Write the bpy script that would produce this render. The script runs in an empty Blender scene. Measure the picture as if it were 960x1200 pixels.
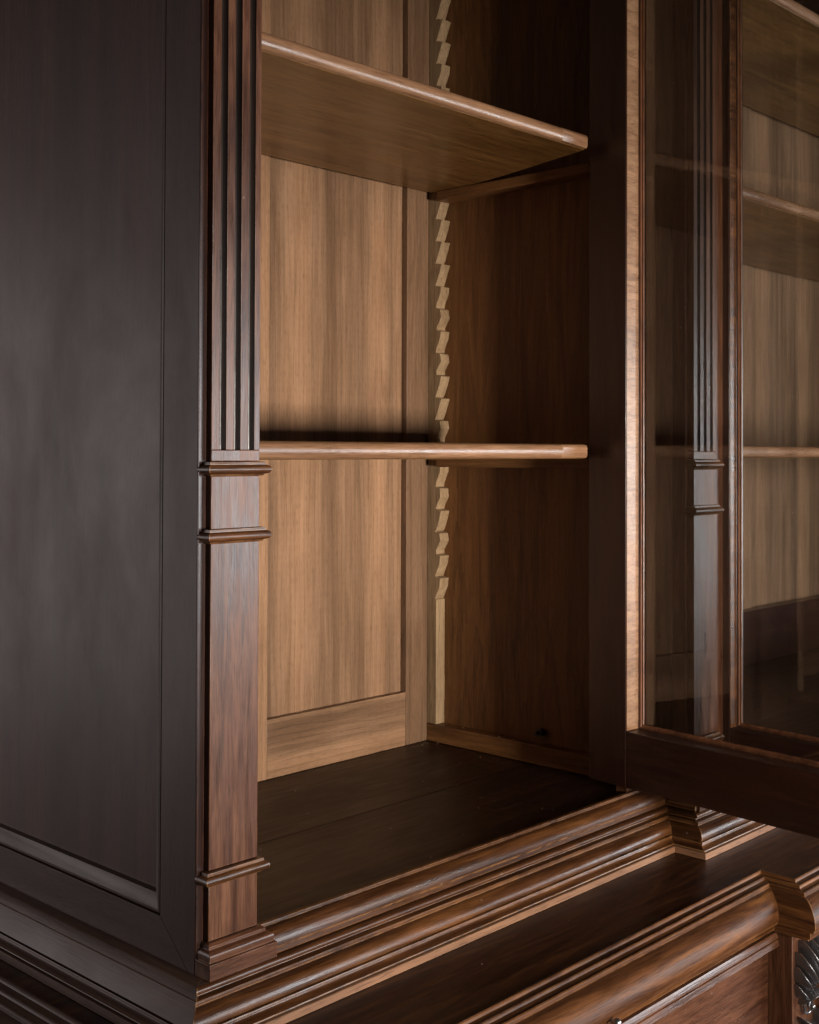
import bpy, bmesh, math, random
from mathutils import Vector, Matrix
random.seed(7)
S = bpy.context.scene
COL = S.collection
R = math.radians

# ------------------------------------------------------------------ materials
def new_mat(name):
    m = bpy.data.materials.new(name); m.use_nodes = True
    nt = m.node_tree; nt.nodes.clear()
    return m, nt
def N(nt, t, **kw):
    n = nt.nodes.new(t)
    for k, v in kw.items(): setattr(n, k, v)
    return n
def L(nt, a, b): nt.links.new(a, b)

def wood(name, axis, dark, mid, light, rough=0.4, pores=0.5, figure=0.5, wear=0.0, wearcol=(.35,.17,.07),
         blotch=0.35, coat=0.0, bump=0.25, specks=0.0, fine=1.0, grain_scale=1.0, spec=0.5, rings=0.0, bands=0.0, mottle=0.0):
    m, nt = new_mat(name)
    out = N(nt, 'ShaderNodeOutputMaterial'); b = N(nt, 'ShaderNodeBsdfPrincipled')
    L(nt, b.outputs[0], out.inputs[0])
    tc = N(nt, 'ShaderNodeTexCoord'); oi = N(nt, 'ShaderNodeObjectInfo')
    off = N(nt, 'ShaderNodeVectorMath', operation='SCALE'); off.inputs[0].default_value = (37.3, 51.7, 23.1)
    L(nt, oi.outputs['Random'], off.inputs['Scale'])
    add = N(nt, 'ShaderNodeVectorMath', operation='ADD')
    L(nt, tc.outputs['Object'], add.inputs[0]); L(nt, off.outputs[0], add.inputs[1])
    def mapped(across, along):
        mp = N(nt, 'ShaderNodeMapping')
        sc = [across]*3; sc['XYZ'.index(axis)] = along
        mp.inputs['Scale'].default_value = sc
        L(nt, add.outputs[0], mp.inputs['Vector']); return mp.outputs[0]
    def noise(vec, scale, detail=3, distort=0.0, rgh=0.55):
        n = N(nt, 'ShaderNodeTexNoise'); n.inputs['Scale'].default_value = scale
        n.inputs['Detail'].default_value = detail; n.inputs['Distortion'].default_value = distort
        n.inputs['Roughness'].default_value = rgh
        L(nt, vec, n.inputs['Vector']); return n.outputs['Fac']
    def ramp(fac, stops):
        r = N(nt, 'ShaderNodeValToRGB'); L(nt, fac, r.inputs[0])
        e = r.color_ramp.elements
        e[0].position, e[0].color = stops[0][0], (*stops[0][1], 1)
        e[1].position, e[1].color = stops[-1][0], (*stops[-1][1], 1)
        for p, c in stops[1:-1]:
            q = e.new(p); q.color = (*c, 1)
        return r.outputs[0]
    def mix(fac, a, bb, mode='MIX'):
        x = N(nt, 'ShaderNodeMix', data_type='RGBA', blend_type=mode)
        if isinstance(fac, (int, float)): x.inputs[0].default_value = fac
        else: L(nt, fac, x.inputs[0])
        for i, v in ((6, a), (7, bb)):
            if isinstance(v, tuple): x.inputs[i].default_value = (*v, 1)
            else: L(nt, v, x.inputs[i])
        return x.outputs[2]
    def math_(op, a, bb=None):
        x = N(nt, 'ShaderNodeMath', operation=op)
        for i, v in ((0, a), (1, bb)):
            if v is None: continue
            if isinstance(v, (int, float)): x.inputs[i].default_value = v
            else: L(nt, v, x.inputs[i])
        return x.outputs[0]
    fig = noise(mapped(1.0, 0.085), 30*grain_scale, 9, 1.6*figure, .64)          # annual figure
    streak = noise(mapped(1.0, 0.022), 190*fine, 6, 0.3, .66)                    # long fibre streaks
    pore = noise(mapped(1.0, 0.045), 620*fine, 2, 0.0, .5)                      # short dark pores
    blot = noise(mapped(1.0, 0.55), 5.5, 4, 0.4, .6)
    base = ramp(fig, [(.30, dark), (.5, mid), (.72, light)])
    if rings > 0:                                                              # cathedral arches
        w = N(nt, 'ShaderNodeTexWave', wave_type='RINGS', rings_direction='Z' if axis == 'Y' else axis)
        w.wave_profile = 'SAW'
        mp = N(nt, 'ShaderNodeMapping'); sc = [1.0]*3; sc['XYZ'.index(axis)] = .12; mp.inputs['Scale'].default_value = sc
        L(nt, add.outputs[0], mp.inputs['Vector']); L(nt, mp.outputs[0], w.inputs['Vector'])
        w.rings_direction = {'X': 'Y', 'Y': 'X', 'Z': 'Y'}[axis]
        w.inputs['Scale'].default_value = 26; w.inputs['Distortion'].default_value = 5.5
        w.inputs['Detail'].default_value = 3; w.inputs['Detail Scale'].default_value = 1.2
        rr = ramp(w.outputs['Fac'], [(.0, (1, 1, 1)), (.75, (.97, .96, .95)), (1.0, (1-rings,)*3)])
        base = mix(1.0, base, rr, 'MULTIPLY')
    st = ramp(streak, [(.28, (.72, .70, .68)), (.55, (1, 1, 1)), (.8, (1.12, 1.12, 1.12))])
    base = mix(.75, base, st, 'MULTIPLY')
    po = ramp(pore, [(.36, (.42, .38, .34)), (.46, (1, 1, 1))])
    base = mix(pores, base, po, 'MULTIPLY')
    bl = ramp(blot, [(.28, (.62, .60, .60)), (.5, (1, 1, 1)), (.75, (1.25, 1.18, 1.12))])
    base = mix(blotch, base, bl, 'MULTIPLY')
    if bands > 0:
        bd = noise(mapped(1.0, .012), 12, 3, .3)
        base = mix(bands, base, ramp(bd, [(.36, (.62, .60, .58)), (.5, (1, 1, 1)), (.63, (1.24, 1.22, 1.20))]), 'MULTIPLY')
    rnd = math_('ADD', math_('MULTIPLY', oi.outputs['Random'], .16), .92)
    hs = N(nt, 'ShaderNodeHueSaturation'); L(nt, rnd, hs.inputs['Value']); L(nt, base, hs.inputs['Color'])
    base = hs.outputs[0]
    rbase = math_('ADD', math_('MULTIPLY', math_('SUBTRACT', blot, .5), .35), rough)
    if mottle > 0:                                                             # crazed, uneven old varnish
        mo = noise(mapped(1.0, .09), 95, 9, .6, .72)
        base = mix(mottle, base, ramp(mo, [(.36, (.45, .42, .42)), (.52, (1, 1, 1)), (.70, (1.35, 1.25, 1.15))]), 'MULTIPLY')
        rbase = math_('ADD', rbase, math_('MULTIPLY', math_('SUBTRACT', mo, .5), .45))
    if wear > 0:
        bv = N(nt, 'ShaderNodeBevel', samples=6); bv.inputs['Radius'].default_value = .0028
        geo = N(nt, 'ShaderNodeNewGeometry')
        d = N(nt, 'ShaderNodeVectorMath', operation='DOT_PRODUCT'); L(nt, bv.outputs[0], d.inputs[0]); L(nt, geo.outputs['Normal'], d.inputs[1])
        e = math_('MULTIPLY', math_('SUBTRACT', 1.0, d.outputs['Value']), 5.0)
        wn = noise(add.outputs[0], 38, 4, .3)
        wr = N(nt, 'ShaderNodeMapRange'); L(nt, wn, wr.inputs[0]); wr.inputs[1].default_value = .38; wr.inputs[2].default_value = .62
        e = math_('MULTIPLY', math_('MULTIPLY', e, wr.outputs[0]), wear)
        cl = N(nt, 'ShaderNodeClamp'); L(nt, e, cl.inputs[0])
        base = mix(cl.outputs[0], base, wearcol)
    if specks > 0:
        v = N(nt, 'ShaderNodeTexVoronoi', feature='F1'); v.inputs['Scale'].default_value = 34
        L(nt, add.outputs[0], v.inputs['Vector'])
        vr = N(nt, 'ShaderNodeMapRange'); L(nt, v.outputs['Distance'], vr.inputs[0])
        vr.inputs[1].default_value = .07; vr.inputs[2].default_value = .035; vr.inputs[3].default_value = 0; vr.inputs[4].default_value = 1
        sep = N(nt, 'ShaderNodeSeparateColor'); L(nt, v.outputs['Color'], sep.inputs[0])
        gt = math_('GREATER_THAN', sep.outputs[0], .72)
        f = math_('MULTIPLY', math_('MULTIPLY', vr.outputs[0], gt), specks)
        base = mix(f, base, (.42, .38, .33))
    L(nt, base, b.inputs['Base Color']); L(nt, rbase, b.inputs['Roughness'])
    b.inputs['Specular IOR Level'].default_value = spec
    b.inputs['Coat Weight'].default_value = coat; b.inputs['Coat Roughness'].default_value = .22
    bp = N(nt, 'ShaderNodeBump'); bp.inputs['Strength'].default_value = bump; bp.inputs['Distance'].default_value = .0007
    hgt = math_('ADD', math_('MULTIPLY', pore, .9), math_('MULTIPLY', streak, .6))
    und = noise(mapped(1.0, .35), 24, 3)
    hgt = math_('ADD', hgt, math_('MULTIPLY', und, 2.2))
    L(nt, hgt, bp.inputs['Height']); L(nt, bp.outputs[0], b.inputs['Normal'])
    if coat > 0: L(nt, bp.outputs[0], b.inputs['Coat Normal'])
    return m

M = {}
DK = dict(dark=(.044, .0145, .0065), mid=(.092, .034, .0155), light=(.150, .063, .030))
for ax in 'XYZ':
    M['stain'+ax] = wood('stained_oak_'+ax, ax, **DK, rough=.36, pores=.5, figure=.9, wear=.8, wearcol=(.20, .075, .026), coat=.06, spec=.40, blotch=.9, mottle=.8, bump=.4, specks=.25)
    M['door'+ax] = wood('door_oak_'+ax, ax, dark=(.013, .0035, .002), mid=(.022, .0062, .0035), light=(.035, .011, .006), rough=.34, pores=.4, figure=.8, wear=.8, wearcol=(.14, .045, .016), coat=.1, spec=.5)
    M['mould'+ax] = wood('moulding_oak_'+ax, ax, dark=(.026, .0085, .003), mid=(.066, .023, .007), light=(.145, .056, .016), rough=.34, pores=.5,
                         figure=.8, wear=1.0, wearcol=(.30, .14, .05), coat=.08, spec=.45, blotch=.9, mottle=.7, bump=.45, specks=.25)
    M['sidemould'+ax] = wood('side_moulding_oak_'+ax, ax, dark=(.052, .024, .015), mid=(.085, .042, .026), light=(.125, .066, .042), rough=.5, pores=.5, figure=.8, wear=.5, wearcol=(.20, .09, .04), spec=.4, blotch=.6)
    M['ledge'+ax] = wood('ledge_oak_'+ax, ax, dark=(.036, .0105, .0027), mid=(.100, .034, .0085), light=(.21, .080, .021), mottle=.7, bump=.4, rough=.52, pores=.6, figure=.9, wear=.8, wearcol=(.30, .14, .05), spec=.28, blotch=.9)
    M['strip'+ax] = wood('bare_strip_oak_'+ax, ax, dark=(.16, .068, .032), mid=(.24, .115, .056), light=(.31, .16, .085), rough=.5, pores=.7, figure=.8, wear=.3, wearcol=(.38, .21, .11), blotch=.7)
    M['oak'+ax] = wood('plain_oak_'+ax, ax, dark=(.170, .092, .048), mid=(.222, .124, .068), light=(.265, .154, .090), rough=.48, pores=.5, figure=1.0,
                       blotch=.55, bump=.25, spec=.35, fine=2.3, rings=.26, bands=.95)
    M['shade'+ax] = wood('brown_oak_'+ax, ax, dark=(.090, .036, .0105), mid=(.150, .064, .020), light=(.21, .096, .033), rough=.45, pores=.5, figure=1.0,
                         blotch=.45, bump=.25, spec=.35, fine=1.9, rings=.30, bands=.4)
M['raw'] = wood('raw_oak', 'Z', (.165, .100, .050), (.235, .152, .082), (.30, .205, .118), rough=.7, pores=.6, figure=.8, spec=.25)
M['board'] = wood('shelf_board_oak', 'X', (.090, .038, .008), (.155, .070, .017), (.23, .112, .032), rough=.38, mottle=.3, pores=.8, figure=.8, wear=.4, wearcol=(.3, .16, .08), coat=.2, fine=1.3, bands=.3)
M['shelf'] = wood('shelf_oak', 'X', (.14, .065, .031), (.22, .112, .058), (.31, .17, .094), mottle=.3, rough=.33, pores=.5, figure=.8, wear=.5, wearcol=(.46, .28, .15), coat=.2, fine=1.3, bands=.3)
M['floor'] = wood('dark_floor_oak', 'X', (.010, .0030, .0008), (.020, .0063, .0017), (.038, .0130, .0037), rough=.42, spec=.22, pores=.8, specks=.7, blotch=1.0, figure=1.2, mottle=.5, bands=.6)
M['top'] = wood('worktop_oak', 'X', (.013, .0036, .0010), (.034, .0105, .0027), (.095, .033, .0085), rough=.38, spec=.22, pores=.8, specks=1.0, blotch=1.0, figure=1.2, mottle=.7, bands=.5)
M['side'] = wood('side_oak', 'Z', (.056, .028, .020), (.074, .038, .028), (.092, .049, .036), rough=.50, spec=.38, pores=.6, figure=.5, blotch=.2, wear=.35, wearcol=(.15, .07, .04), fine=1.5, bands=.7)
M['sideY'] = wood('side_rail_oak', 'Y', (.054, .027, .019), (.072, .037, .027), (.090, .048, .035), rough=.50, spec=.38, pores=.6, figure=.5, blotch=.2, wear=.35, wearcol=(.15, .07, .04), fine=1.5, bands=.7)
M['reveal'] = wood('door_edge_oak', 'X', (.17, .085, .044), (.27, .145, .078), (.36, .21, .12), rough=.37, pores=.6, figure=1.2, blotch=.9, coat=.2, grain_scale=1.6, wear=.6, wearcol=(.30, .10, .03), spec=.6)
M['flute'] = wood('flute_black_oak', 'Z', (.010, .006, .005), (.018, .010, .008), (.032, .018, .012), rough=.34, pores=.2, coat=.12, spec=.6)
M['carve'] = wood('carved_black_oak', 'Z', (.026, .021, .020), (.044, .037, .036), (.064, .054, .053), rough=.28, pores=.2, wear=.6, wearcol=(.20, .075, .025), coat=1.0, spec=1.0)
m, nt = new_mat('window_glass')
o = N(nt, 'ShaderNodeOutputMaterial'); mx = N(nt, 'ShaderNodeMixShader'); tr = N(nt, 'ShaderNodeBsdfTransparent'); gl = N(nt, 'ShaderNodeBsdfGlossy')
tr.inputs[0].default_value = (.955, .96, .955, 1); gl.inputs['Roughness'].default_value = .015
fr = N(nt, 'ShaderNodeFresnel'); fr.inputs[0].default_value = 1.45
tcg = N(nt, 'ShaderNodeTexCoord'); ng = N(nt, 'ShaderNodeTexNoise'); ng.inputs['Scale'].default_value = 3.0; L(nt, tcg.outputs['Object'], ng.inputs['Vector'])
bg = N(nt, 'ShaderNodeBump'); bg.inputs['Strength'].default_value = .3; bg.inputs['Distance'].default_value = .004
L(nt, ng.outputs[0], bg.inputs['Height']); L(nt, bg.outputs[0], gl.inputs['Normal'])
L(nt, fr.outputs[0], mx.inputs[0]); L(nt, tr.outputs[0], mx.inputs[1]); L(nt, gl.outputs[0], mx.inputs[2]); L(nt, mx.outputs[0], o.inputs[0])
M['glass'] = m
def metal(name, col, rough):
    m, nt = new_mat(name); o = N(nt, 'ShaderNodeOutputMaterial'); b = N(nt, 'ShaderNodeBsdfPrincipled'); L(nt, b.outputs[0], o.inputs[0])
    b.inputs['Metallic'].default_value = 1; b.inputs['Roughness'].default_value = rough
    tc = N(nt, 'ShaderNodeTexCoord'); n = N(nt, 'ShaderNodeTexNoise'); n.inputs['Scale'].default_value = 160; L(nt, tc.outputs['Object'], n.inputs['Vector'])
    r = N(nt, 'ShaderNodeValToRGB'); L(nt, n.outputs[0], r.inputs[0]); r.color_ramp.elements[0].color = (*[c*.5 for c in col], 1); r.color_ramp.elements[1].color = (*col, 1)
    L(nt, r.outputs[0], b.inputs['Base Color']); return m
M['iron'] = metal('black_iron', (.10, .09, .085), .45)
M['steel'] = metal('worn_steel', (.55, .52, .50), .3)

# ------------------------------------------------------------------ mesh helpers (world coordinates, one object per part)
def link(name, bm, mat, parent=None, bevel=0.0, smooth=True, seg=2):
    bmesh.ops.recalc_face_normals(bm, faces=bm.faces[:])
    me = bpy.data.meshes.new(name); bm.to_mesh(me); bm.free()
    me.materials.append(M[mat] if isinstance(mat, str) else mat)
    ob = bpy.data.objects.new(name, me); COL.objects.link(ob)
    if smooth:
        for p in me.polygons: p.use_smooth = True
        bm2 = bmesh.new(); bm2.from_mesh(me)
        for e in bm2.edges:
            if len(e.link_faces) == 2 and e.calc_face_angle(0) > R(32): e.smooth = False
        bm2.to_mesh(me); bm2.free()
    if bevel:
        md = ob.modifiers.new('bevel', 'BEVEL'); md.width = bevel; md.segments = seg; md.limit_method = 'ANGLE'; md.angle_limit = R(40)
    if parent is not None: ob.parent = parent
    return ob
def prism_bm(poly, axis, a, b, bm=None):
    """poly: 2-D points in the two axes left over (in XYZ order); a, b: start / end, numbers or functions of a point (mitres)."""
    bm = bm or bmesh.new()
    def P(p, t):
        t = t(p) if callable(t) else t
        return {'X': (t, p[0], p[1]), 'Y': (p[0], t, p[1]), 'Z': (p[0], p[1], t)}[axis]
    A = [bm.verts.new(P(p, a)) for p in poly]; B = [bm.verts.new(P(p, b)) for p in poly]
    n = len(poly)
    for i in range(n):
        j = (i+1) % n; bm.faces.new((A[i], A[j], B[j], B[i]))
    bm.faces.new(A); bm.faces.new(B[::-1]); return bm
def box_bm(x0, x1, y0, y1, z0, z1, bm=None): return prism_bm([(x0, y0), (x1, y0), (x1, y1), (x0, y1)], 'Z', z0, z1, bm)
def box(name, x0, x1, y0, y1, z0, z1, mat, parent=None, bevel=.0009): return link(name, box_bm(x0, x1, y0, y1, z0, z1), mat, parent, bevel)
def prism(name, poly, axis, a, b, mat, parent=None, bevel=.0007): return link(name, prism_bm(poly, axis, a, b), mat, parent, bevel)
def arc(cx, cy, r, a0, a1, n=7, ry=None):
    ry = r if ry is None else ry
    return [(cx + r*math.cos(R(a0+(a1-a0)*i/n)), cy + ry*math.sin(R(a0+(a1-a0)*i/n))) for i in range(n+1)]
def empty(name, loc, label=None, cat=None):
    o = bpy.data.objects.new(name, None); COL.objects.link(o); o.location = loc; o.empty_display_size = .1
    if label: o['label'] = label
    if cat: o['category'] = cat
    return o
def keep(ob, parent):
    """parent without moving: thing empties stand away from the origin"""
    ob.parent = parent; ob.matrix_parent_inverse = parent.matrix_world.inverted() if False else Matrix.Translation(parent.location).inverted()
    return ob

ZB, ZT = 1.000, 2.860            # interior floor, underside of the cabinet top
WT = .905                        # worktop

CAB = empty('display_cabinet', (1.5, .28, WT), 'tall dark oak glazed cabinet with open doors and plain shelves, standing on the moulded base', 'display cabinet')
BASE = empty('base_cabinet', (1.5, .15, 0), 'low dark oak base with moulded ledge, drawer and carved leaf, under the glazed cabinet', 'base cabinet')
def C_(ob, parent=CAB): return keep(ob, parent)

# ------------------------------------------------------------------ outer left side
side = C_(prism('side_panel', [(.018, .07), (.030, .07), (.030, .60), (.018, .60)], 'Z', .99, 2.83, 'side', bevel=0))
def sub(ob, par): ob.parent = par; return ob       # sub-parts: part objects sit at the parent's frame with identity
Z1, Z2, YA, YB = .962, 1.019, .083, .578
sub(prism('stile', [(.0125, Z1), (.020, Z1), (YA, Z2), (YA, 2.80), (.0125, 2.88)], 'X', 0, .022, 'side', bevel=.0006), side)
sub(prism('stile', [(.66, Z1), (.6405, Z1), (YB, Z2), (YB, 2.80), (.66, 2.88)], 'X', 0, .022, 'side', bevel=.0006), side)
sub(prism('rail', [(.0208, Z1), (.6397, Z1), (YB-.0006, Z2), (YA+.0006, Z2)], 'X', .0002, .022, 'sideY', bevel=.0006), side)
sub(prism('rail', [(.0208, 2.88), (.6397, 2.88), (YB-.0006, 2.80), (YA+.0006, 2.80)], 'X', .0002, .022, 'sideY', bevel=.0006), side)
bm = bmesh.new(); prof = [(0, .006), (.0015, .0035), (.003, .0012), (.006, .0010), (.019, .0085), (.0215, .0095), (.0225, .0182)]
rows = []
for o_, x_ in prof:
    rows.append([bm.verts.new((x_, y, z)) for y, z in ((YA+o_, Z2+o_), (YB-o_, Z2+o_), (YB-o_, 2.80-o_), (YA+o_, 2.80-o_))])
for a, b in zip(rows, rows[1:]):
    for i in range(4):
        j = (i+1) % 4; bm.faces.new((a[i], a[j], b[j], b[i]))
sub(link('panel_moulding', bm, 'sideY'), side)

# ------------------------------------------------------------------ carcase
fb = [(.0425, .0358), (.0905, .0358), (.0905, .0164), (.9345, .0164), (.9345, .0358), (1.0115, .0358), (1.0115, .5345), (.0425, .5345)]
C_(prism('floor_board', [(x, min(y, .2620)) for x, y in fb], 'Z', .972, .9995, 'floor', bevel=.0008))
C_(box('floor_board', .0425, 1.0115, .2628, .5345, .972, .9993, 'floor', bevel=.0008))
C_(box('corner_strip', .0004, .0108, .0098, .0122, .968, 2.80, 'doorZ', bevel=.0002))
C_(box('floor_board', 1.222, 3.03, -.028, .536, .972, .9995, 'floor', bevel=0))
C_(box('top_board', .0, 3.08, -.048, .58, 2.861, 2.90, 'stainX'))
ct = [(.0, 2.84), (-.012, 2.84), (-.016, 2.852)] + arc(-.05, 2.856, .034, 0, 90, 6)[::1] + [(-.055, 2.895), (-.07, 2.905), (-.07, 2.935), (-.085, 2.945), (-.085, 2.965), (.0, 2.965)]
C_(prism('cornice', [(y-.05, z+.06) for y, z in ct], 'X', -.06, 3.14, 'mouldX'))
# back wall
back = C_(box('back_wall', .030, 3.03, .5505, .580, .96, 2.861, 'oakZ', bevel=0))
frames = [(.030, .075), (.470, .5545), (.9214, 1.030), (1.222, 1.285), (1.77, 1.84), (2.30, 2.375), (2.965, 3.03)]
for a, b in frames:
    sub(box('stile', a, b, .535, .550, ZB, 2.86, 'oakZ', bevel=.0007), back)
for (a0, a1), (b0, b1) in zip(frames, frames[1:]):
    if a1 > 1.0 and b0 < 1.25: continue
    sub(box('rail', a1+.0004, b0-.0004, .5352, .550, ZB, 1.108, 'oakX', bevel=.0007), back)
    sub(box('rail', a1+.0004, b0-.0004, .5352, .550, 2.75, 2.86, 'oakX', bevel=.0007), back)
for xb_ in (.5550,):
    sub(box('bead', xb_, xb_+.0030, .5462, .5502, 1.1085, 2.745, 'oakZ', bevel=.0008), back)
# inner walls
C_(box('inner_wall', .0305, .042, .036, .5345, ZB, 2.86, 'oakZ', bevel=0))
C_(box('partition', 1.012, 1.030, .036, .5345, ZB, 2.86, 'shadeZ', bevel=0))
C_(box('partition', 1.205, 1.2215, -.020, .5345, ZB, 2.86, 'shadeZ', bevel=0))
C_(box('right_side_panel', 3.0305, 3.05, -.02, .58, .91, 2.86, 'side', bevel=0))
# face frame
C_(box('face_stile', .0225, .090, .0125, .0355, .975, 2.86, 'stainZ'))
C_(box('face_stile', .935, 1.0295, .0125, .0355, .975, 2.86, 'stainZ'))
C_(box('face_stile', 1.030, 1.216, -.048, -.0205, .975, 2.86, 'stainZ'))
C_(box('break_return', 1.0302, 1.046, -.020, .5345, .975, 2.86, 'stainZ'))
C_(box('face_stile', 2.955, 3.05, -.048, -.0205, .975, 2.86, 'stainZ'))
C_(box('face_rail', .0905, .9345, .0127, .0355, 2.70, 2.86, 'stainX'))
C_(box('face_rail', 1.2165, 2.9545, -.0478, -.0205, 2.70, 2.86, 'stainX'))

C_(box('darkening_board', 1.222, 3.029, .5005, .5340, ZB, 1.150, 'doorX'))  # added dark board: stands in for the gloom low in the centre bay
# skirting and bolt on the inner right wall
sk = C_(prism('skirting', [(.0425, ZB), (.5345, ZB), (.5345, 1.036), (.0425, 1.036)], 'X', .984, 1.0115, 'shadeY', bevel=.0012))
bm = bmesh.new(); bmesh.ops.create_cone(bm, cap_ends=True, segments=20, radius1=.0085, radius2=.007, depth=.014, matrix=Matrix.Translation((1.005, .255, 1.057)) @ Matrix.Rotation(R(90), 4, 'Y'))
bmesh.ops.create_cone(bm, cap_ends=True, segments=20, radius1=.004, radius2=.004, depth=.012, matrix=Matrix.Translation((.993, .255, 1.057)) @ Matrix.Rotation(R(90), 4, 'Y'))
C_(link('bolt', bm, 'iron'))

rd = random.Random(11); bm = bmesh.new()
for i in range(46):
    if i < 26: px, py = .983 - abs(rd.gauss(0, .05)), .534 - abs(rd.gauss(0, .05)); pz = 1.0004
    elif i < 36: px, py, pz = .998 + rd.uniform(-.010, .010), rd.uniform(.25, .52), 1.0365
    else: px, py, pz = rd.uniform(.12, .97), rd.uniform(.05, .52), 1.0004
    r_ = rd.uniform(.0004, .0012)
    bmesh.ops.create_icosphere(bm, subdivisions=1, radius=r_, matrix=Matrix.Translation((min(px, .9825) if i < 26 else px, py, pz)) @ Matrix.Diagonal((rd.uniform(.6, 1.8), rd.uniform(.6, 1.6), .6, 1)))
du = link('wood_dust', bm, 'raw'); du['kind'] = 'stuff'; du['label'] = 'pale crumbs of wood dust scattered on the dark cabinet floor'; du['category'] = 'dust'
# toothed shelf supports
def ratchet(name, x0, x1, yb, sgn, ztop):
    """toothed strip; teeth step towards sgn*y from the base plane yb"""
    pitch = .0463; ys = yb - sgn*.035
    pts = []; z = 1.293
    pts.append((yb, 1.0365)); pts.append((ys+sgn*.010, 1.0365)); pts.append((ys+sgn*.010, z))
    rr = random.Random(3)
    while z < ztop:
        j = rr.uniform(-.0035, .0035); k = rr.uniform(-.0028, .0028)
        pts += [(ys+sgn*(.013+k), z+.001), (ys+sgn*.011, z+.008+j), (ys+sgn*(.001+k), z+.028+j), (ys-sgn*(.0005+k), z+pitch-.0022)]
        z += pitch
    pts += [(yb, z)]
    return C_(prism(name, pts, 'X', x0, x1, 'raw', bevel=.0006))
ratchet('toothed_support', .985, 1.0115, .5345, 1, 2.80)
ratchet('toothed_support', .0425, .069, .5345, 1, 2.80)
ratchet('toothed_support', .0425, .069, .065, -1, 2.80)
ratchet('toothed_support', 1.222, 1.248, .5345, 1, 2.80)
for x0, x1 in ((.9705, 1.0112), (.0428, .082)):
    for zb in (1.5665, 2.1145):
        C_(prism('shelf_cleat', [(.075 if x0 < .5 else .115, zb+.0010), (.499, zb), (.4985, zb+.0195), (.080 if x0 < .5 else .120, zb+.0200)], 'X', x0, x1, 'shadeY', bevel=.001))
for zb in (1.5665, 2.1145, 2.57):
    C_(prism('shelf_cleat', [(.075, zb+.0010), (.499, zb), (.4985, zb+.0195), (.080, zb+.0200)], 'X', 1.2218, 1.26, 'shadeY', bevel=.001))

# shelves: board with clipped corners and rounded nosing
def shelf(outline, z0, th, nose, xa, xb, yf):
    bm = bmesh.new()
    # body
    prism_bm(outline, 'Z', z0, z0+th, bm)
    body = link('shelf', bm, 'board', None, .0012); C_(body)
    h = th/2
    pr = [(yf-.0002, z0+.0006)] + [(yf - .0030 - .0085*math.cos(a), z0+h + (h-.0007)*math.sin(a)) for a in [R(-80+160*i/10) for i in range(11)]] + [(yf-.0002, z0+th-.0006)]
    sub(prism('nosing', pr, 'X', xa, xb, 'shelf', bevel=0), body)
    return body
for z0 in (1.5868, 2.1348):
    o1 = [(.110, .072), (.889, .072), (.952, .303), (.9835, .45), (.9835, .520), (.0705, .520), (.0705, .20), (.090, .10)]
    b_ = shelf(o1, z0, .0255, None, .112, .812, .0718)
    # lipping end piece, flatter
    e_ = [(.0716, z0+.0012), (.0650, z0+.0014), (.0625, z0+.006), (.0620, z0+.0195), (.0650, z0+.0242), (.0716, z0+.0244)]
    sub(prism('nosing', e_, 'X', .8125, lambda p: .8885 - (.0716-p[0])*.3, 'shelf', bevel=.0008), b_)
for z0 in (1.5868, 2.1348, 2.590):
    o2 = [(1.262, .072), (2.99, .072), (2.99, .52), (1.262, .52)]
    b_ = shelf(o2, z0, .0255, None, 1.265, 2.99, .0718)

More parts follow.
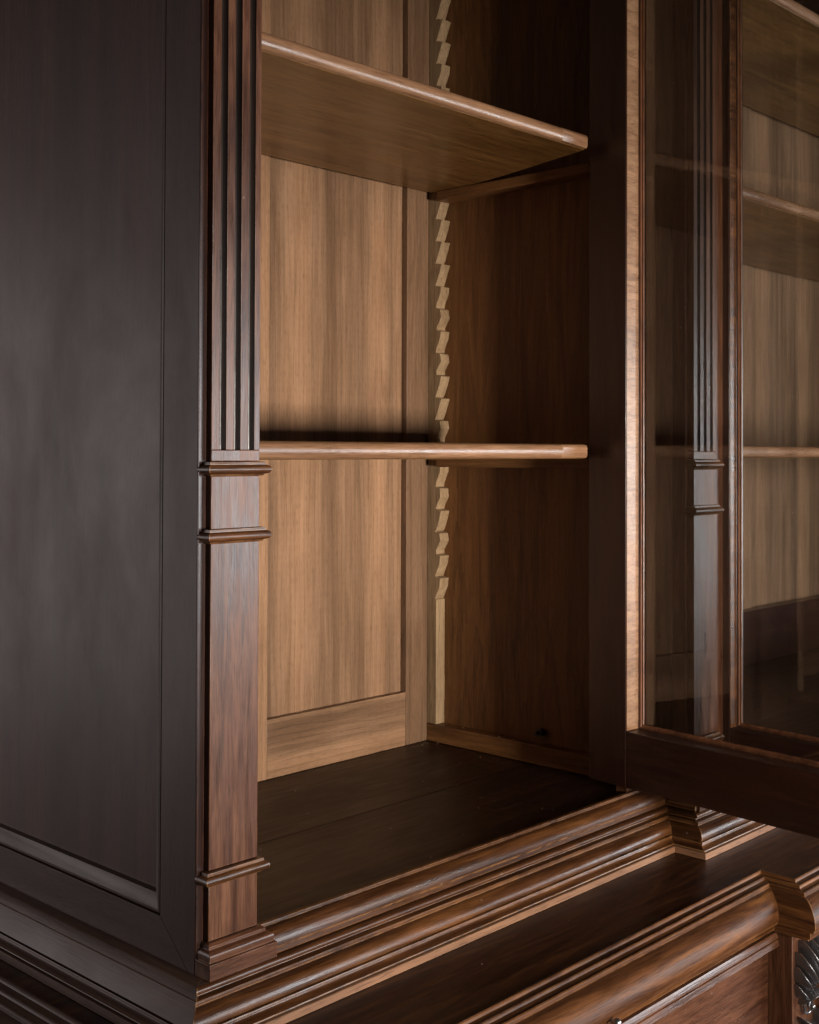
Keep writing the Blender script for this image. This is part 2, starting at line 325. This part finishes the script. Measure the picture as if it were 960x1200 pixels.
# ------------------------------------------------------------------ pilasters
def pilaster(dx, dy, first):
    x0, x1 = .0112, .0870
    yb = .0122
    # fluted shaft section
    def fl(xs, w=.0050, d=.0068):
        return [(xs - w, 0)] + [(xs - w*math.cos(R(a)), d*math.sin(R(a))) for a in range(15, 180, 15)] + [(xs + w, 0)]
    sec = [(x0, yb), (x0, 0)]
    for c in (.0285, .0507, .0729): sec += fl(c)
    sec += [(x1, 0), (x1, yb)]
    sh = [(a+dx, b+dy) for a, b in sec]
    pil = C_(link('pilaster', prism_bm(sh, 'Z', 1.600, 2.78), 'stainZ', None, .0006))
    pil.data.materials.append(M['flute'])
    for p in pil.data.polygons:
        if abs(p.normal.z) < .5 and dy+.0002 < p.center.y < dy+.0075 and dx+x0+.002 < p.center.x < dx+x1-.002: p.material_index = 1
    def bx(nm, z0, z1, g=0, mat='stainZ', bev=.0008, dd=0.0):
        return sub(box(nm, x0-g+dx, x1+g+dx, -g-dd+dy, yb-.0003+dy, z0, z1, mat, bevel=bev), pil)
    def collar(zc, s=1.0):
        # torus with a fillet above: profile offset (g) against z, wrapped on three sides
        pr = [(.0, -.0095), (.0035, -.0095), (.0045, -.0075)] + [(.0050+.0070*math.cos(R(a)), -.0015+.0058*math.sin(R(a))) for a in range(-80, 81, 20)] + [(.0062, .0050), (.0058, .0075), (.0015, .0082), (0, .0082)]
        bm = bmesh.new(); rows = []
        for g, z in pr:
            g = g*s + .0
            rows.append([bm.verts.new(v) for v in ((x0-g+dx, yb-.0004+dy, zc+z), (x0-g+dx, -g+dy, zc+z), (x1+g*.9+dx, -g+dy, zc+z), (x1+g*.9+dx, yb+.006+dy, zc+z))])
        for a, b in zip(rows, rows[1:]):
            for i in range(3): bm.faces.new((a[i], a[i+1], b[i+1], b[i]))
        bm.faces.new(rows[0]); bm.faces.new(rows[-1][::-1])
        bm.faces.new([r[0] for r in rows]); bm.faces.new([r[3] for r in rows][::-1])
        return sub(link('collar', bm, 'mouldX'), pil)
    bx('shaft', 1.5862, 1.5999)
    bx('block', 1.5032, 1.5680, 0)
    bx('shaft', 1.0912, 1.4860)
    bx('block', 1.0060, 1.0728)
    for z in (1.5776, 1.4956, 1.0824): collar(z)
    # plinth with moulded top
    pr = [(0, 1.0058), (.004, 1.0056), (.0075, 1.0030), (.0078, .9995)] + [(.0085+.0070*math.sin(R(a)), .9925+.0060*math.cos(R(a))) for a in range(10, 100, 15)] + [(.0150, .9865), (.0180, .9858), (.0180, .9665), (0, .9665)]
    bm = bmesh.new(); rows = []
    for g, z in pr:
        gl_ = g*.62
        rows.append([bm.verts.new(v) for v in ((x0-gl_+dx, yb-.0004+dy, z), (x0-gl_+dx, -g+dy, z), (x1+g*1.0+dx, -g+dy, z), (x1+g+dx, yb+.02+dy, z))])
    for a, b in zip(rows, rows[1:]):
        for i in range(3): bm.faces.new((a[i], a[i+1], b[i+1], b[i]))
    bm.faces.new(rows[0]); bm.faces.new(rows[-1][::-1]); bm.faces.new([r[0] for r in rows]); bm.faces.new([r[3] for r in rows][::-1])
    sub(link('plinth', bm, 'stainX', None, .0005), pil)
    return pil
pilaster(0, 0, True)
pilaster(1.0265, -.0602, False)
pilaster(2.955, -.0602, False)

# ------------------------------------------------------------------ front base moulding (p = distance out from the pilaster face)
sill = [(-.016, .9990), (-.0135, 1.0005), (-.0095, 1.0030), (-.0050, 1.0022), (-.0045, .9985), (-.0062, .9972)]
sill += [(-.0040+.0190*math.sin(R(a)), .9785+.0190*math.cos(R(a))) for a in range(5, 92, 9)]
sill += [(.0150, .9770), (.0120, .9760), (.0132, .9748), (.0136, .9688), (.0120, .9672), (-.016, .9672)]
low = [(-.02, .9665), (.0165, .9665)] + [(.0185+.0052*math.cos(R(a)), .9622+.0043*math.sin(R(a))) for a in range(85, -96, -15)]
low += [(.0165, .9572), (.0170, .9555), (.0240, .9550), (.0275, .9546), (.0285, .9530), (.0285, .9500), (.0262, .9495), (.0262, .9483)]
low += [(.0275+.0180*math.sin(R(a)), .9325+.0155*math.cos(R(a))) for a in range(6, 100, 8)]
low += [(.0448, .9300), (.0420, .9296), (.0422, .9288), (.0475, .9284), (.0482, .9272), (.0482, .9262), (.0465, .9257)]
low += [(.0575-.0112*math.cos(R(a)), .9254-.0058*math.sin(R(a))) for a in range(5, 80, 12)]
low += [(.0555, .9194), (.0578, .9190), (.0583, .9180), (.0568, .9176), (.0570, .9170)]
low += [(-.02, .9170)]
strip = [(-.02, .9168), (.0540, .9168), (.0542, .9158), (.0612, .9156), (.0620, .9148), (.0622, .9056), (-.02, .9056)]
XB, BR = 1.032, .0602     # break: return plane, step forward
def run(name, prof, mat, bev=0.0):
    e = lambda q: XB - (-q[0]) if -q[0] > 0 else XB
    g = C_(link(name, prism_bm([(-p, z) for p, z in prof], 'X', lambda q: q[0], e), mat, None, bev))
    bm = prism_bm([(XB - p, z) for p, z in prof], 'Y', lambda q: -(XB - q[0]) - BR, lambda q: -(XB - q[0]) if (XB-q[0]) > 0 else .03)
    sub(link('return_moulding', bm, mat.replace('X', 'Y'), None, bev), g)
    bm = prism_bm([(-p - BR, z) for p, z in prof], 'X', lambda q: XB - (-q[0] - BR), 3.06)
    sub(link('forward_moulding', bm, mat, None, bev), g)
    return g
def sill_run():
    g = C_(link('sill_moulding', prism_bm([(-p, z) for p, z in sill], 'X', .0885, lambda q: XB-.0005 + min(0, q[0])), 'mouldX', None, 0))
    bm = prism_bm([(XB - p, z) for p, z in sill if p > -.03] , 'Y', lambda q: -(XB - q[0]) - BR, lambda q: -(XB - q[0]) if (XB-q[0]) > 0 else .012)
    sub(link('return_moulding', bm, 'mouldY'), g)
    bm = prism_bm([(-p - BR, z) for p, z in sill], 'X', lambda q: XB - (-q[0] - BR), 3.06)
    sub(link('forward_moulding', bm, 'mouldX'), g)
sill_run()
run('base_moulding', low, 'mouldX')
lows = [(-.02, .9665), (.0165, .9665), (.0190, .9655), (.0262, .9562), (.0262, .9552), (.0275, .9548), (.0440, .9325), (.0450, .9300), (.0395, .9292), (.0395, .9262), (.0465, .9257)] + low[-17:-6] + low[-6:]
C_(link('side_base_moulding', prism_bm([(-p, z) for p, z in lows], 'Y', lambda q: q[0], .66), 'sidemouldY'))
C_(link('side_base_strip', prism_bm([(-p, z) for p, z in strip], 'Y', lambda q: q[0], .66), 'sidemouldY'))
run('base_strip', strip, 'stripX')

# ------------------------------------------------------------------ doors (built closed-up in a local frame: s along the door, t through it)
def door(J, ang, width, z0, z1, rail_h, sl=.0835, rv=.0325, edge='reveal'):
    d = Vector((-math.sin(R(ang)), -math.cos(R(ang)), 0)); n = Vector((-d.y, d.x, 0))   # n: away from the inner face
    Mx = Matrix(((d.x, n.x, 0, J[0]), (d.y, n.y, 0, J[1]), (0, 0, 1, 0), (0, 0, 0, 1)))
    T = .045
    root = empty('door', J); root.parent = CAB; root.matrix_parent_inverse = Matrix.Translation(CAB.location).inverted()
    inv = Matrix.Translation((J[0], J[1], J[2])).inverted()
    def put(nm, bm, mat, bevel=.0009):
        bm.transform(inv @ Mx); return sub(link(nm, bm, mat, None, bevel), root)
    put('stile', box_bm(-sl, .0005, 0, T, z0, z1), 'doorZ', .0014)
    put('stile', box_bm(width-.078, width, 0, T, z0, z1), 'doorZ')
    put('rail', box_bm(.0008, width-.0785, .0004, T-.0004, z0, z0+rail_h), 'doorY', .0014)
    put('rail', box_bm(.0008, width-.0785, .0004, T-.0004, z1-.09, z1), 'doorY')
    zg0, zg1 = z0+rail_h, z1-.09
    # inner edge of the stile, bare of stain
    put('stile_edge', box_bm(.0007, .0024, .0012, rv, zg0+.0008, zg1-.0008), edge, .0006)
    # glazing beads: four mitred strips
    pr = [(a, b+rv-.0325) for a, b in [(.0000, .0330), (.0030, .0325), (.0046, .0335), (.0050, .0352), (.0078, .0360), (.0085, .0376), (.0000, .0376)]]
    bm = bmesh.new(); rows = []; s0, s1 = .0026, width-.079
    for o_, t_ in pr:
        rows.append([bm.verts.new(v) for v in ((s0+o_, t_, zg0+o_), (s1-o_, t_, zg0+o_), (s1-o_, t_, zg1-o_), (s0+o_, t_, zg1-o_))])
    for a, b in zip(rows, rows[1:]):
        for i in range(4):
            j = (i+1) % 4; bm.faces.new((a[i], a[j], b[j], b[i]))
    put('glazing_bead', bm, 'stainZ', 0)
    put('glass_pane', box_bm(.0030, width-.0795, .0053+rv, .0073+rv, zg0+.0004, zg1-.0004), 'glass', 0)
    return root
door((.9113, .0002, 1.014), 5.9, .74, 1.0165, 2.69, .0975)
door((1.160, -.062, 1.014), 5.9, .82, 1.0165, 2.69, .073, sl=.045, rv=.0200, edge='mouldX')
# the centre's right-hand door stands shut
def shut_door():
    root = empty('door', (2.10, -.06, 1.014)); root.parent = CAB; root.matrix_parent_inverse = Matrix.Translation(CAB.location).inverted()
    inv = Matrix.Translation((2.10, -.06, 1.014)).inverted()
    def put(nm, bm, mat, bevel=.0009): bm.transform(inv); return sub(link(nm, bm, mat, None, bevel), root)
    a, b, c, d, z0, z1 = 2.10, 2.945, -.045, -.002, 1.0165, 2.69
    put('stile', box_bm(a, a+.078, c, d, z0, z1), 'stainZ'); put('stile', box_bm(b-.078, b, c, d, z0, z1), 'stainZ')
    put('rail', box_bm(a+.0785, b-.0785, c+.0003, d, z0, z0+.0975), 'stainX'); put('rail', box_bm(a+.0785, b-.0785, c+.0003, d, z1-.09, z1), 'stainX')
    put('glass_pane', box_bm(a+.079, b-.079, c+.012, c+.014, z0+.098, z1-.0905), 'glass', 0)
shut_door()

# ------------------------------------------------------------------ base cabinet
def B_(ob): return keep(ob, BASE)
Q0 = -.2165; XR = .984; BR2 = .061
xl = -.094
B_(box('worktop', xl+.004, 3.18, Q0+.004-.0, .62, .885, WT, 'top', bevel=0))
B_(box('worktop', XR+.006, 3.18, Q0-BR2+.004, Q0+.0035, .885, WT-.0001, 'top', bevel=0))
wm = [(-.006, .880), (-.006, .9052), (-.0045, .9062), (-.0012, .9068), (.0004, .9056), (.0006, .9038), (.0014, .9026), (.0105, .9018), (.0122, .9026), (.0136, .9036), (.0150, .9026), (.0153, .9008),
      (.0160, .8996), (.0255, .8984), (.0272, .8992), (.0288, .9002), (.0306, .8992), (.0312, .8966), (.0312, .8944)]
wm += [(.0318+.0322*math.sin(R(a)), .8620+.0318*math.cos(R(a))) for a in range(0, 100, 6)]
wm += [(.0625, .8560), (.0602, .8550), (.0600, .8510), (.0590, .8500), (.0505, .8495), (.0495, .8470), (.0480, .8350), (.0415, .8340), (.0415, .8300), (-.006, .8300)]
bm = prism_bm([(Q0 - q, z) for q, z in wm], 'X', lambda v: xl - (Q0 - v[0]), lambda v: XR - (Q0 - v[0]))
wmo = B_(link('worktop_moulding', bm, 'ledgeX'))
bm = prism_bm([(XR - q, z) for q, z in wm], 'Y', lambda v: Q0 - BR2 - (XR - v[0]), lambda v: Q0 - (XR - v[0]))
sub(link('return_moulding', bm, 'ledgeY'), wmo)
bm = prism_bm([(Q0 - BR2 - q, z) for q, z in wm], 'X', lambda v: XR - (Q0 - BR2 - v[0]), 3.2)
sub(link('forward_moulding', bm, 'ledgeX'), wmo)
bm = prism_bm([(xl - q, z) for q, z in wm], 'Y', lambda v: Q0 - (xl - v[0]), .62)
sub(link('side_moulding', bm, 'sidemouldY'), wmo)
# body
FY = -.244
B_(box('body', -.096, 3.15, FY+.012, .60, .10, .884, 'stainX', bevel=0))
B_(box('foot_plinth', -.13, 3.18, FY-.03, .62, 0, .0995, 'stainX'))
B_(box('body_stile', -.096, -.02, FY, FY+.0115, .1, .8295, 'stainZ'))
pier = B_(box('pier', .955, 1.16, -.286, FY+.0115, .1, .8295, 'stainZ', bevel=.001))
B_(box('forward_body', 1.1605, 3.15, -.270, FY+.0115, .1, .8295, 'stainX', bevel=.001))
dr = B_(box('drawer', -.0195, .9545, FY, FY+.0115, .620, .7926, 'stainX', bevel=.0008))
dm = [(FY+.011, .8335), (FY-.0040, .8335), (FY-.0040, .8262), (FY-.0150, .8252), (FY-.0160, .8235), (FY-.0180, .8165), (FY-.0150, .8155), (FY-.0150, .8140), (FY-.0175, .8130), (FY-.0200, .8045), (FY-.0170, .8030), (FY-.0120, .7985), (FY-.0060, .7950), (FY-.0015, .7935), (FY+.011, .7930)]
sub(prism('drawer_moulding', dm, 'X', -.0195, .9543, 'stainX', bevel=0), dr)
B_(box('lower_front', -.0195, .9545, FY+.003, FY+.0115, .1, .6185, 'stainX'))
# small turned knob under the ledge
bm = bmesh.new()
bmesh.ops.create_uvsphere(bm, u_segments=20, v_segments=12, radius=.0062, matrix=Matrix.Translation((.453, -.2895, .8550)))
bmesh.ops.create_cone(bm, cap_ends=True, segments=16, radius1=.003, radius2=.003, depth=.02, matrix=Matrix.Translation((.453, -.280, .8545)) @ Matrix.Rotation(R(90), 4, 'X'))
B_(link('knob', bm, 'steel'))

# carved acanthus on the pier
def lobe(bm, pts, w, h, y0):
    """pts: 2-D centreline (x,z); a raised, creased leaf blade, w width, h relief; grows out of the pier face y0"""
    n = len(pts); sec = 9; rings = []; w *= 1.02; h *= 1.25
    for i, (x, z) in enumerate(pts):
        t = i/(n-1)
        a = pts[max(i-1, 0)]; b = pts[min(i+1, n-1)]
        tx, tz = b[0]-a[0], b[1]-a[1]; l = math.hypot(tx, tz) or 1; nx, nz = -tz/l, tx/l
        ww = w*(math.sin(math.pi*min(1, .12+.88*t)**.75)**.8 if t < 1 else .02)+.0004
        hh = h*(.18+.82*math.sin(math.pi*(.10+.86*t))**.9)
        ring = []
        for k in range(sec):
            u = -1+2*k/(sec-1)
            pr = (1-abs(u)**2.2)**.6   # rib in the middle, soft hollows
            ring.append(bm.verts.new((x+nx*ww*u, y0 - hh*max(pr, 0) + .0005, z+nz*ww*u)))
        rings.append(ring)
    for a, b in zip(rings, rings[1:]):
        for k in range(sec-1): bm.faces.new((a[k], a[k+1], b[k+1], b[k]))
def bez(p0, p1, p2, n=10): return [((1-t)**2*p0[0]+2*t*(1-t)*p1[0]+t*t*p2[0], (1-t)**2*p0[1]+2*t*(1-t)*p1[1]+t*t*p2[1]) for t in [i/n for i in range(n+1)]]
bm = bmesh.new(); cx = 1.0575; y0 = -.2862
BL = [((.066, .732), (.094, .742), (.0955, .776), .0058, .022), ((.061, .737), (.088, .760), (.0935, .799), .0062, .027), ((.056, .741), (.076, .772), (.0830, .815), .0064, .031),
      ((.050, .746), (.064, .782), (.0700, .822), .0064, .034), ((.043, .750), (.053, .788), (.0560, .825), .0064, .037), ((.035, .752), (.041, .790), (.0420, .826), .0064, .039),
      ((.026, .752), (.029, .790), (.0280, .826), .0064, .041), ((.016, .752), (.016, .790), (.0140, .826), .0064, .042),
      ((.070, .722), (.090, .722), (.0960, .748), .0045, .016),
      # fold over the volute, then the tier below it
      ((.042, .728), (.066, .738), (.0840, .712), .0045, .024), ((.046, .672), (.072, .672), (.0880, .694), .0060, .024), ((.044, .658), (.074, .652), (.0900, .672), .0062, .024),
      ((.040, .640), (.070, .628), (.0900, .646), .0064, .024), ((.036, .620), (.066, .604), (.0890, .620), .0066, .024), ((.032, .600), (.060, .578), (.0860, .592), .0068, .024),
      ((.022, .690), (.026, .640), (.0300, .580), .0080, .034), ((.010, .690), (.012, .630), (.0120, .560), .0080, .038)]
for sg in (-1, 1):
    for b0, c0, e0, w, h in BL:
        lobe(bm, bez(*[(cx + sg*q[0], q[1]) for q in (b0, c0, e0)], n=14), w, h, y0)
    # volute
    sp_ = []
    for i in range(34):
        a = R(200 - i*22); r_ = .0215*(1-i/40)
        sp_.append((cx+sg*(.062+r_*.8*math.cos(a)), .705+r_*.8*math.sin(a)))
    n = len(sp_); rings = []
    for i, (x, z) in enumerate(sp_):
        a = sp_[max(i-1, 0)]; b = sp_[min(i+1, n-1)]; tx, tz = b[0]-a[0], b[1]-a[1]; l = math.hypot(tx, tz) or 1; nx, nz = -tz/l, tx/l
        rad = .0030*(1-.4*i/n); rings.append([bm.verts.new((x+nx*rad*math.cos(R(k*45)), y0-.004-.010*i/n-rad*1.0*math.sin(R(k*45)), z+nz*rad*math.cos(R(k*45)))) for k in range(8)])
    for a, b in zip(rings, rings[1:]):
        for k in range(8): bm.faces.new((a[k], a[(k+1) % 8], b[(k+1) % 8], b[k]))
    bmesh.ops.create_uvsphere(bm, u_segments=14, v_segments=8, radius=.0058, matrix=Matrix.Translation((cx+sg*.062, y0-.014, .705)))
lobe(bm, bez((cx, .50), (cx, .66), (cx, .826), 14), .0075, .045, y0)
leaf = link('carved_leaf', bm, 'carve'); sub(leaf, pier)
md = leaf.modifiers.new('sub', 'SUBSURF'); md.levels = 1; md.render_levels = 2

# parts keep world coordinates: undo the parent's offset for sub-parts of doors only (done above)

# ------------------------------------------------------------------ camera
yaw, pitch, roll = R(43.3), R(1.0), R(0.2)
fw0 = Vector((math.cos(yaw), math.sin(yaw), 0)); r0 = Vector((math.sin(yaw), -math.cos(yaw), 0)); Zv = Vector((0, 0, 1))
fw = fw0*math.cos(pitch)+Zv*math.sin(pitch); up = -fw0*math.sin(pitch)+Zv*math.cos(pitch)
rt = r0*math.cos(roll)+up*math.sin(roll); uu = up*math.cos(roll)-r0*math.sin(roll)
cd = bpy.data.cameras.new('camera'); cam = bpy.data.objects.new('camera', cd); COL.objects.link(cam)
Mc = Matrix((rt, uu, -fw)).transposed().to_4x4(); Mc.translation = Vector((-.9214, -1.2094, 1.6)); cam.matrix_world = Mc
cd.sensor_fit = 'HORIZONTAL'; cd.sensor_width = 36; cd.lens = 1455/960*36; cd.shift_y = -(600-502.603)/960; cd.clip_start = .05; cd.clip_end = 200
S.camera = cam

# ------------------------------------------------------------------ light: a window, a front lamp and an added side fill
def area(name, loc, target, sx, sy, power, col):
    l = bpy.data.lights.new(name, 'AREA'); l.shape = 'RECTANGLE'; l.size = sx; l.size_y = sy; l.energy = power; l.color = col
    o = bpy.data.objects.new(name, l); COL.objects.link(o); o.location = loc
    o.rotation_euler = (Vector(target)-Vector(loc)).to_track_quat('-Z', 'Y').to_euler(); return o
area('window_light', (2.58, -2.22, 1.50), (.7, 0, 1.4), 1.85, .95, 108, (.93, .96, 1.0))
fl = area('front_light', (.17, -2.80, 1.30), (.74, .35, 1.5), .34, .36, 15, (1.0, .93, .84))
fl.data.spread = R(50)
area('side_fill_light', (-2.2, 2.9, 1.5), (0, .3, 1.5), 2.2, 1.7, 33, (1.0, .89, .87))  # added fill lamp behind left, puts sheen on the outer side panel
W = bpy.data.worlds.new('World'); S.world = W; W.use_nodes = True
bgn = W.node_tree.nodes['Background']; bgn.inputs[0].default_value = (.66, .66, .70, 1); bgn.inputs[1].default_value = .045
S.view_settings.view_transform = 'Standard'; S.view_settings.look = 'None'; S.view_settings.exposure = 0; S.view_settings.gamma = 1
S.render.engine = 'CYCLES'
S.cycles.max_bounces = 10; S.cycles.transparent_max_bounces = 12
